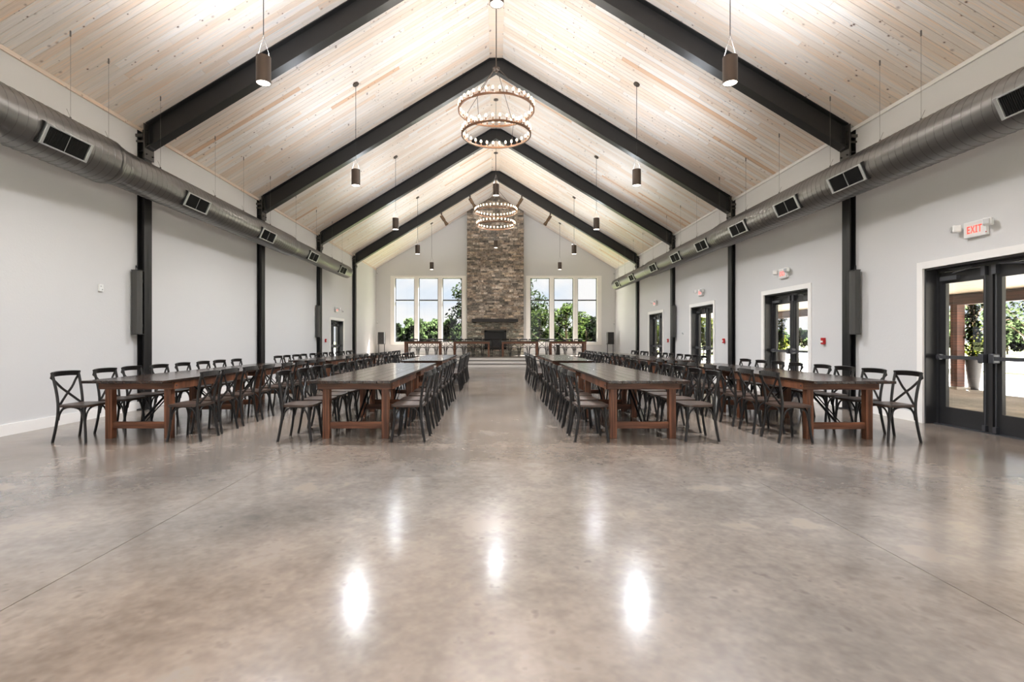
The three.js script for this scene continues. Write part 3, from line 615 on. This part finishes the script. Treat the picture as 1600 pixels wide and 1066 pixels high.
// ------------------------------------------------------------------ pendant cylinders (light up and down)
const warm = new THREE.Color(0.95, 1, 1.08);
function makePendant(label, x, d, bottom, group) {
  const dim = d > 24 ? 0.22 : d > 20 ? 0.65 : d < 8 ? 1.2 : 1.3;   // the fittings by the stage are dimmed, up-lights near the viewer raised for a brighter ceiling
  const dimUp = d > 24 ? 0.4 : d > 20 ? 0.8 : d < 8 ? 2.1 : 0.85;
  const c = ceilY(x), p = thing('pendant_light', label, 'pendant light', D(x, bottom, d), group), H = 0.36, R = 0.096;
  part('canopy', new THREE.CylinderGeometry(0.07, 0.075, 0.03, 20).rotateZ(Math.abs(x - XC) < 0.2 ? 0 : (x > 0 ? -1 : 1) * Math.atan(SLOPE)).translate(0, c - bottom - 0.012, 0), M.bronze, p);
  part('cord', rod(V(0, H + 0.3, 0), V(0, c - bottom - 0.02, 0), 0.006, 6), M.black, p);
  parts('yoke_wire', [rod(V(0, H + 0.31, 0), V(-R + 0.006, H - 0.02, 0), 0.004, 5), rod(V(0, H + 0.31, 0), V(R - 0.006, H - 0.02, 0), 0.004, 5)], M.wire, p);
  const shell = new THREE.LatheGeometry([[R, 0], [R, H], [R - 0.006, H], [R - 0.006, H - 0.05], [0.001, H - 0.05], [0.001, 0.05], [R - 0.006, 0.02], [R - 0.006, 0], [R, 0]].map(([a, b]) => new THREE.Vector2(a, b)), 28);
  const h = part('housing', shell, M.bronze, p);
  part('lamp_lens', new THREE.CylinderGeometry(R - 0.008, R - 0.008, 0.012, 24).translate(0, 0.012, 0), M.lens, h);
  for (const up of [0, 1]) {
    const l = new THREE.SpotLight(warm, up ? dimUp * LAMP_UP : dim * LAMP_DOWN, 0, up ? 1.56 : 1.36, up ? 0.3 : 1, 2);
    l.position.set(0, up ? H - 0.01 : -0.02, 0); l.target.position.set(0, up ? H + 2 : -2, 0); l.castShadow = true; l.shadow.radius = 3.5;
    l.name = up ? 'up_light' : 'down_light';
    p.add(l, l.target);
  }
  return p;
}
const PD = [-2.3, 2.37, 7.0, 11.63, 16.26, 20.88, 25.5];  // the first two pairs are unseen, added to light the near hall
PD.forEach((d, i) => {
  for (const s of [-1, 1]) makePendant(i < 2 ? `added bronze cylinder pendant light overhead, ${s < 0 ? 'blank-wall' : 'exit-door'} half, ${i ? 'just before' : 'behind'} the visible ones` : `${ORD[i - 2]} bronze cylinder pendant light from the viewer, ${s < 0 ? 'blank-wall' : 'exit-door'} half`, XC + s * 3.19, d, 4.77, 'side pendant lights');
});
[[-2.3, 'added bronze cylinder pendant light on the ridge behind the viewer'], [7.0, 'bronze cylinder pendant light hanging from the ridge nearest the viewer'], [16.26, 'bronze cylinder pendant light on the ridge between the two chandeliers'], [25.5, 'bronze cylinder pendant light on the ridge before the stone chimney']].forEach(([d, l]) => makePendant(l, XC, d, 5.85, 'ridge pendant lights'));  // the one behind the viewer is unseen, added for its light

// ------------------------------------------------------------------ two-tier candle chandeliers
function makeChandelier(label, d) {
  const c = thing('chandelier', label, 'chandelier', D(XC, 0, d), 'ring chandeliers'), up = 6.47, low = 5.92, R1 = 0.85, R2 = 0.775, hub = 7.42;
  const bulbShape = new THREE.SphereGeometry(0.026, 10, 8).scale(1, 1.5, 1);
  for (const [y, R, n] of [[up, R1, 36], [low, R2, 32]]) {
    const ringParts = [new THREE.LatheGeometry([[R - 0.016, -0.02], [R + 0.016, -0.02], [R + 0.018, 0.022], [R - 0.018, 0.022], [R - 0.016, -0.02]].map(([a, b]) => new THREE.Vector2(a, b)), 72).translate(0, y, 0)];
    for (let i = 0; i < n; i++) { const a = (i + 0.5) / n * Math.PI * 2; ringParts.push(new THREE.CylinderGeometry(0.014, 0.017, 0.06, 7).translate(Math.cos(a) * R, y + 0.055, Math.sin(a) * R)); }
    const ring = part('ring', ringParts, M.ring, c);
    for (let i = 0; i < n; i++) {
      const a = (i + 0.5) / n * Math.PI * 2, b = part('bulb', bulbShape, M.bulb, ring);
      b.position.set(Math.cos(a) * R, y + 0.12, Math.sin(a) * R);
      if (i % 4 === 1) { const l = new THREE.PointLight(new THREE.Color(1, 0.97, 0.93), CHANDELIER, 0, 2); l.castShadow = true; l.shadow.radius = 1; l.name = 'candle_light'; b.add(l); }
    }
  }
  for (let k = 0; k < 4; k++) {
    const a = k / 4 * Math.PI * 2 + 0.5, p = (r, y) => V(Math.cos(a) * r, y, Math.sin(a) * r);
    part('hanging_rod', [rod(p(0.05, hub), p(R1, up + 0.02), 0.007, 6), rod(p(R1, up), p(R2, low), 0.006, 6)], M.bronze, c);
  }
  part('hub', [new THREE.CylinderGeometry(0.08, 0.08, 0.03, 18).translate(0, hub, 0), new THREE.SphereGeometry(0.035, 12, 8).translate(0, hub - 0.06, 0)], M.bronze, c);
  part('stem', rod(V(0, hub, 0), V(0, RIDGE_Y, 0), 0.012, 8), M.bronze, c);
  part('canopy', new THREE.CylinderGeometry(0.08, 0.09, 0.03, 20).translate(0, RIDGE_Y - 0.015, 0), M.bronze, c);
  return c;
}
makeChandelier('large two-tier ring chandelier nearest the viewer, lit candle bulbs', 11.63);
makeChandelier('two-tier ring chandelier before the stone chimney, lit candle bulbs', 20.88);
makeChandelier('added two-tier ring chandelier overhead near the viewer, out of view', 2.37);  // unseen, added to light the near end of the hall

// stage spotlights on the last frame
[[-1.15, 'inner', 'blank-wall'], [-2.45, 'outer', 'blank-wall'], [1.2, 'inner', 'exit-door'], [2.5, 'outer', 'exit-door']].forEach(([x, which, half]) => {
  const y = EAVE + SLOPE * (HALF - Math.abs(x - XC)) - DEPTH - 0.02, s = Math.sign(x);
  const t = thing('stage_spotlight', `bronze stage spotlight under the last frame, ${which} one on the ${half} half`, 'spotlight', D(x, y, 23.28), 'stage spotlights');
  part('clamp', [rbox(0.06, 0.1, 0.06, 0.006).translate(0, -0.04, 0)], M.bronze, t);
  const body = new THREE.LatheGeometry([[0, 0], [0.055, 0], [0.062, 0.02], [0.062, 0.22], [0.045, 0.25], [0.05, 0.28], [0.075, 0.42], [0.08, 0.43], [0.072, 0.43], [0.045, 0.3], [0.001, 0.29]].map(([a, b]) => new THREE.Vector2(a, b)), 18);
  body.rotateX(-Math.PI / 2).rotateX(-0.85).scale(1.15, 1.15, 1.15).rotateY(s * 0.9).translate(-s * -0.02, -0.12, 0.0);
  part('barrel', body, M.brass, t);
});

// ------------------------------------------------------------------ exit signs, alarms, small wall fittings
function exitSign(s, d, y, label) {
  const X = s > 0 ? XR : XL, g = thing('exit_sign', label, 'exit sign', D(X, y, d), 'exit signs');
  const ex = (v) => -s * v;
  const housing = part('housing', rbox(0.055, 0.215, 0.32, 0.01, 2).translate(ex(0.03), 0, 0), M.plasticWhite, g);
  const cv = document.createElement('canvas'); cv.width = 256; cv.height = 160; const q = cv.getContext('2d');
  q.fillStyle = '#e9e4df'; q.fillRect(0, 0, 256, 160); q.fillStyle = '#ff3a2a'; q.font = 'bold 118px sans-serif'; q.textAlign = 'center'; q.textBaseline = 'middle'; q.save(); q.translate(128, 84); q.scale(0.82, 1.05); q.fillText('EXIT', 0, 0); q.restore();
  const ct = signTextures.map ?? (signTextures.map = new THREE.CanvasTexture(cv)); ct.colorSpace = THREE.SRGBColorSpace;
  const ce = document.createElement('canvas'); ce.width = 256; ce.height = 160; const r = ce.getContext('2d');
  r.fillStyle = '#000'; r.fillRect(0, 0, 256, 160); r.fillStyle = '#ff5a48'; r.font = 'bold 118px sans-serif'; r.textAlign = 'center'; r.textBaseline = 'middle'; r.save(); r.translate(128, 84); r.scale(0.82, 1.05); r.fillText('EXIT', 0, 0); r.restore();
  const et = signTextures.glow ?? (signTextures.glow = new THREE.CanvasTexture(ce)); et.colorSpace = THREE.SRGBColorSpace;
  const m = signTextures.mat ?? (signTextures.mat = new THREE.MeshStandardMaterial({ map: ct, emissiveMap: et, emissive: 0xffffff, emissiveIntensity: 0.9, roughness: 0.4 }));
  part('lit_sign_face', new THREE.PlaneGeometry(0.28, 0.18).rotateY(-s * Math.PI / 2).translate(ex(0.059), 0, 0), m, housing);
  for (const e of [-1, 1]) {
    const h = part('lamp_head', [rbox(0.1, 0.1, 0.1, 0.022, 2).rotateY(e * 0.5).translate(ex(0.09), 0.045, e * 0.23), rod(V(ex(0.03), 0.03, e * 0.15), V(ex(0.06), 0.04, e * 0.2), 0.012, 6)], M.plasticWhite, g);
    part('lamp_lens', rbox(0.006, 0.065, 0.065, 0.002).rotateY(e * 0.5 * s).translate(ex(0.141), 0.045, e * 0.235 + e * 0.02), M.grilleFrame, h);
  }
  part('indicator', new THREE.SphereGeometry(0.008, 8, 6).translate(ex(0.05), -0.07, s > 0 ? 0.16 : -0.16), M.red, g);
}
const signTextures = {};
exitSign(1, doorCentres[1], 2.755, 'red EXIT sign above the double door nearest the viewer');
exitSign(1, doorCentres[2], 2.755, 'red EXIT sign above the second exit-wall door');
exitSign(1, doorCentres[3], 2.755, 'red EXIT sign above the third exit-wall door');
exitSign(1, doorCentres[4], 2.755, 'red EXIT sign above the exit-wall door nearest the stage');
exitSign(-1, 20.7, 2.49, 'EXIT sign with two lamp heads above the blank-wall door');
exitSign(1, doorCentres[0], 2.755, 'red EXIT sign above the door beside the viewer');
for (const [s, d, label] of [[1, 10.1, 'red fire alarm pull between the first and second exit doors'], [1, 14.5, 'red fire alarm pull between the second and third exit doors'], [1, 19.2, 'red fire alarm pull between the third and last exit doors'], [-1, 19.4, 'red fire alarm pull beside the blank-wall door']]) {
  const X = s > 0 ? XR : XL, a = thing('fire_alarm', label, 'fire alarm', D(X, 1.24, d), 'fire alarm pulls');
  part('case', rbox(0.05, 0.13, 0.09, 0.008).translate(-s * 0.025, 0, 0), M.red, a);
  part('pull_handle', rbox(0.012, 0.035, 0.06, 0.003).translate(-s * 0.055, -0.01, 0), M.plasticWhite, a);
}
const fitting = (name, label, cat, x, y, d, geos, m = M.plasticWhite) => { const t = thing(name, label, cat, D(x, y, d)); geos.forEach(([n, g, mm]) => (Array.isArray(g) ? g : [g]).forEach((q) => part(n, q, mm ?? m, t))); };
fitting('thermostat', 'small white wall control beside the nearest blank-wall column', 'thermostat', XL, 2.11, 8.35, [['case', rbox(0.03, 0.12, 0.085, 0.006).translate(0.015, 0, 0)], ['button', [rbox(0.008, 0.02, 0.02, 0.002).translate(0.032, 0.025, 0.015), rbox(0.008, 0.02, 0.02, 0.002).translate(0.032, -0.025, -0.015)], M.grilleFrame]]);
fitting('wall_outlet', 'white wall outlet low on the blank wall behind the chairs', 'outlet', XL, 0.38, 8.98, [['plate', rbox(0.008, 0.115, 0.075, 0.003).translate(0.004, 0, 0)], ['socket', [rbox(0.006, 0.03, 0.03, 0.003).translate(0.008, 0.025, 0), rbox(0.006, 0.03, 0.03, 0.003).translate(0.008, -0.025, 0)], M.grilleFrame]]);
fitting('motion_sensor', 'small white sensor beside the blank-wall exit sign', 'sensor', XL, 2.47, 21.5, [['case', rbox(0.05, 0.1, 0.07, 0.01).translate(0.025, 0, 0)], ['window', rbox(0.01, 0.04, 0.05, 0.003).translate(0.052, -0.02, 0), M.speaker]]);
fitting('wall_switch', 'small white round control on the exit wall by the third door', 'switch', XR, 1.5, 17.7, [['plate', new THREE.CylinderGeometry(0.05, 0.05, 0.02, 18).rotateZ(Math.PI / 2).translate(-0.01, 0, 0)], ['knob', new THREE.CylinderGeometry(0.025, 0.025, 0.03, 14).rotateZ(Math.PI / 2).translate(-0.025, 0, 0), M.grilleFrame]]);
[[-1, 4.9, 'white corner sensor high above the blank-wall loudspeaker'], [-1, 2.2, 'white corner sensor low above the blank-wall loudspeaker'], [1, 4.85, 'white corner sensor high above the exit-wall loudspeaker'], [1, 2.15, 'white corner sensor low above the exit-wall loudspeaker']].forEach(([s, y, l]) =>
  fitting('corner_sensor', l, 'sensor', s < 0 ? XL + 0.08 : XR - 0.08, y, BACK - 0.03, [['base', rbox(0.05, 0.09, 0.06, 0.01).translate(0, 0, 0)], ['dome', new THREE.SphereGeometry(0.03, 10, 8).translate(0, -0.02, 0.04), M.grilleFrame]]));

// ------------------------------------------------------------------ outdoors
tag(part('lawn', new THREE.PlaneGeometry(600, 600, 1, 1).rotateX(-Math.PI / 2).translate(0, -0.16, -60), M.lawn, scene), 'sunny green lawn round the building', 'lawn', null, 'structure');
{ const uv = scene.getObjectByName('lawn').geometry.attributes.uv; for (let i = 0; i < 4; i++) uv.setXY(i, uv.getX(i) * 600, uv.getY(i) * 600); }
const planarUv = (g) => { const p = g.attributes.position, uv = g.attributes.uv; for (let q = 0; q < p.count; q++) uv.setXY(q, p.getX(q), p.getZ(q)); return g; };
tag(part('patio', planarUv(box(XR + THICK + 0.01, 17.2, -0.2, -0.02, FRONT - THICK, 46)), M.patio, scene), 'pale concrete patio outside the exit doors', 'patio', null, 'structure');
tag(part('terrace', planarUv(box(-42, XL - THICK - 0.01, -0.2, -0.02, 8, 80)), M.patio, scene), 'pale concrete terrace outside the blank-wall door', 'terrace', null, 'structure');
tag(part('added_forecourt', planarUv(box(-22, 22, -0.2, -0.03, -42, FRONT - THICK - 0.01)), M.patio, scene), 'added pale concrete paving behind the viewer, reflecting sunlight into the hall', 'added_forecourt', null, 'structure');  // added out of view to bounce sunlight through the added glazing
tag(part('road', box(21.5, 33, -0.2, -0.1, -60, 140), M.road, scene), 'pale gravel road beyond the lawn strip', 'road', null, 'structure');
// porch along the exit doors: roof, plank ceiling, beam and posts
{
  const porch = thing('porch', 'covered porch with red-brown beam and posts outside the exit doors', 'porch', V(0, 0, 0), null, 'structure');
  const xi = XR + THICK + 0.01, xo = 12.25, yi = 2.95, yo = 2.42;
  part('porch_roof', slab([[xi, yi + 0.04], [xo + 0.5, yo + 0.0], [xo + 0.5, yo + 0.16], [xi, yi + 0.2]], -7, 28), M.roof, porch);
  for (let i = 0; i < 30; i++) {
    const f = i / 30, g = (i + 1) / 30, X0 = xi + (xo - xi) * f, X1 = xi + (xo - xi) * g - 0.006, y = (x) => yi + (yo - yi) * (x - xi) / (xo - xi);
    part('ceiling_board', slab([[X0, y(X0)], [X1, y(X1)], [X1, y(X1) + 0.02], [X0, y(X0) + 0.02]], -7, 28), M.porchCeiling, porch);
  }
  part('beam', box(11.95, 12.15, 2.17, 2.42, -7, 28), M.cedarDark, porch);
  for (const d of [4.5, 13.35, 22.2]) {
    const p = part('post', box(11.95, 12.15, 0.03, 2.17, d - 0.1, d + 0.1), M.cedar, porch);
    part('post_base', box(11.87, 12.23, -0.02, 0.05, d - 0.18, d + 0.18), M.patio, p);
  }
}
// leaves: merged small quads scattered through blobs
function leafCloud(blobs, count, size, tones, deep = 0.5) {
  const pos = [], nor = [], col = [];
  const total = blobs.reduce((a, b) => a + b[3] * b[3], 0), c = new THREE.Color();
  for (const [bx, by, bz, r, sy = 1] of blobs) {
    const n = Math.round(count * r * r / total);
    for (let i = 0; i < n; i++) {
      const u = rr(-1, 1), a = rnd() * Math.PI * 2, q = Math.sqrt(1 - u * u), rad = r * Math.pow(rnd(), 0.35), p = V(bx + q * Math.cos(a) * rad, by + u * rad * sy, bz + q * Math.sin(a) * rad);
      const t = V(rr(-1, 1), rr(-1, 1), rr(-1, 1)).normalize(), w = V(rr(-1, 1), rr(-1, 1), rr(-1, 1)).cross(t).normalize(), s = size * rr(0.6, 1.3), nn = t.clone().cross(w).normalize();
      const A = p.clone().addScaledVector(t, -s), B = p.clone().addScaledVector(w, s * 0.45), C = p.clone().addScaledVector(t, s), E = p.clone().addScaledVector(w, -s * 0.45);
      c.copy(pick(tones)).multiplyScalar(deep * rr(0.8, 1.2));
      for (const v of [A, B, C, A, C, E]) { pos.push(v.x, v.y, v.z); nor.push(nn.x, nn.y, nn.z); col.push(c.r, c.g, c.b); }
    }
  }
  const g = new THREE.BufferGeometry();
  g.setAttribute('position', new THREE.Float32BufferAttribute(pos, 3)); g.setAttribute('normal', new THREE.Float32BufferAttribute(nor, 3)); g.setAttribute('color', new THREE.Float32BufferAttribute(col, 3));
  return g;
}
M.leaf = new THREE.MeshPhysicalMaterial({ color: '#ffffff', roughness: 0.95, vertexColors: true, side: THREE.DoubleSide, transmission: 0.45, thickness: 0 });
const C = (...l) => l.map((s) => new THREE.Color(s));
const TREES = [
  { tones: C('#5d7344', '#6c8350', '#7f9560', '#4d6239'), trunk: 2.2, h: 9, r: 4.6, leaves: 9000, size: 0.17, deep: 0.42 },     // broad near tree
  { tones: C('#6d8a45', '#8aa552', '#a0b764', '#587539'), trunk: 1.2, h: 5.2, r: 2.6, leaves: 4200, size: 0.14, deep: 0.34 },   // yellow-green
  { tones: C('#5d7344', '#6c8350', '#7f9560', '#4d6239'), trunk: 1.0, h: 6.5, r: 3.6, leaves: 2600, size: 0.34, deep: 0.8 },   // round crown, far off
  { tones: C('#7f9560', '#8aa066', '#6c8350', '#97ab72'), trunk: 1.6, h: 6.5, r: 3.2, leaves: 1500, size: 0.14, deep: 1.0 },   // loose crown
  { tones: C('#4a5f3a', '#556b42', '#61774b', '#3f5232'), trunk: 0.8, h: 5.0, r: 2.8, leaves: 2600, size: 0.26, deep: 0.5 },   // deep green
];
function makeTree(k, label, pos, scale = 1, turn = 0) {
  const T = TREES[k];
  if (!T.proto) {
    const t = thing('tree', label, 'tree', pos, 'trees outdoors'), blobs = [], limbs = [tube([V(0, -0.2, 0), V(0.08, T.trunk, 0.05), V(0.0, T.h * 0.6, 0), V(0.1, T.h * 0.9, 0)], T.h * 0.022, 8, 6)];
    const nb = k === 0 ? 22 : 12;
    for (let i = 0; i < nb; i++) {
      const a = i * 2.4, f = i / (nb - 1), y = T.trunk + (T.h - T.trunk) * f * 0.92, R = T.r * (0.35 + 0.75 * Math.sin(Math.PI * Math.min(1, 0.22 + f * 0.78))) * rr(0.6, 1), x = Math.cos(a) * R * 0.75, z = Math.sin(a) * R * 0.75;
      blobs.push([x, y, z, T.r * rr(0.26, 0.42), 0.8]);
      limbs.push(tube([V(0, Math.max(0.6, y - R * 0.5), 0), V(x * 0.5, y - R * 0.12, z * 0.5), V(x, y, z)], T.h * 0.006, 5, 5));
    }
    part('trunk', limbs, M.bark, t);
    part('crown', leafCloud(blobs, T.leaves, T.size, T.tones, T.deep), M.leaf, t).userData.kind = 'stuff';
    t.scale.setScalar(scale); t.rotation.y = turn; T.proto = t; return t;
  }
  const c = copyOf(T.proto, label, pos, turn); c.scale.setScalar(scale); return c;
}
makeTree(0, 'broad green tree behind the chimney, filling the panes nearest it', D(0.2, -0.16, 46), 1.0, 0.4);
makeTree(1, 'yellow-green tree in the middle window, exit-door side', D(6.2, -0.16, 45), 0.85);
makeTree(1, 'small yellow-green tree low in the inner window, exit-door side', D(3.6, -0.16, 41), 0.72, 2);
makeTree(4, 'deep green tree in the outer window, exit-door side', D(9.2, -0.16, 52), 0.72, 1);
makeTree(4, 'deep green tree straddling two windows, exit-door side', D(6.9, -0.16, 54), 0.52, 3);
makeTree(4, 'low deep green tree at the window edge, exit-door side', D(12.4, -0.16, 58), 0.52, 4.4);
const far = ['first', 'second', 'third', 'fourth', 'fifth', 'sixth', 'seventh', 'eighth', 'ninth', 'tenth'];
for (let i = 0; i < 10; i++) makeTree(2, `${far[i]} far round tree from the window edge, blank-wall side`, D(-22.5 + i * 2.35 + rr(-0.3, 0.3), -0.16, 96 + (i % 3) * 8), rr(0.7, 0.92), rr(0, 6));
for (let i = 0; i < 9; i++) makeTree(2, `${far[i]} far round tree from the chimney, exit-door side`, D(5 + i * 3.4 + rr(-0.5, 0.5), -0.16, 98 + (i % 3) * 8), rr(0.45, 0.65), rr(0, 6));
// trees across the road, seen through the exit doors
[[33.5, 36, 3, 1.0], [41, 39.5, 3, 1.2], [52, 52, 2, 0.5], [60, 56, 2, 0.55], [49, 78, 2, 0.45], [55, 92, 2, 0.5], [42, 75, 2, 0.42], [36, 84, 2, 0.6], [58, 66, 2, 0.5], [66, 60, 2, 0.5], [72, 70, 2, 0.55]].forEach(([x, d, k, s], i) => makeTree(k, `${ORD[i]} tree across the road as seen through the exit doors`, D(x, -0.16, d), s, i));
// potted climbers at the porch posts
[[12.33, 13.2, 'nearer'], [12.33, 22.05, 'farther']].forEach(([x, d, which], i) => {
  const t = thing('potted_climber', `tall grey planter with a climbing vine, ${which} along the porch`, 'potted plant', D(x, -0.02, d), 'porch planters');
  part('pot', new THREE.LatheGeometry([[0.001, 0], [0.105, 0], [0.175, 0.74], [0.185, 0.78], [0.165, 0.78], [0.15, 0.7], [0.001, 0.7]].map(([a, b]) => new THREE.Vector2(a, b)), 24), M.pot, t);
  part('stem', [tube([V(0, 0.68, 0), V(-0.04, 1.2, 0.02), V(0.02, 1.8, 0), V(-0.05, 2.4, 0.02)], 0.012, 8, 5)], M.bark, t);
  const b = []; for (let k = 0; k < 12; k++) b.push([rr(-0.08, 0.08), 0.85 + k * 0.135, rr(-0.08, 0.08), k < 5 ? 0.24 - k * 0.012 : 0.15, 1]);
  part('foliage', leafCloud(b, i > 1 ? 1800 : 1500, 0.045, C('#8f9f2e', '#a9b03c', '#c0bb48', '#6f8a2c', '#5f7d2e'), 1.6), M.leaf, t).userData.kind = 'stuff';
});
[[13.6, 33.6, 'tall sunlit shrub beyond the porch in the third exit door'], [13.4, 42.5, 'tall sunlit shrub beyond the porch in the last exit door'], [18.4, 41.5, 'tall sunlit shrub on the lawn beyond the third exit door']].forEach(([x, d, label]) => {
  const t = thing('shrub', label, 'shrub', D(x, -0.16, d), 'porch shrubs');
  const b = []; for (let k = 0; k < 14; k++) b.push([rr(-0.9, 0.9), rr(0.4, 2.6), rr(-0.9, 0.9), rr(0.45, 0.7), 1]);
  part('foliage', leafCloud(b, 3600, 0.09, C('#a3b33c', '#b9c24c', '#86a035', '#6f8c33')), M.leaf, t).userData.kind = 'stuff';
  part('stem', [tube([V(0, 0, 0), V(0.1, 1, 0), V(0, 2, 0)], 0.04, 5, 5)], M.bark, t);
});

scene.traverse((o) => { if (o.isMesh) o.castShadow = o.receiveShadow = true; });
renderer.render(scene, camera);
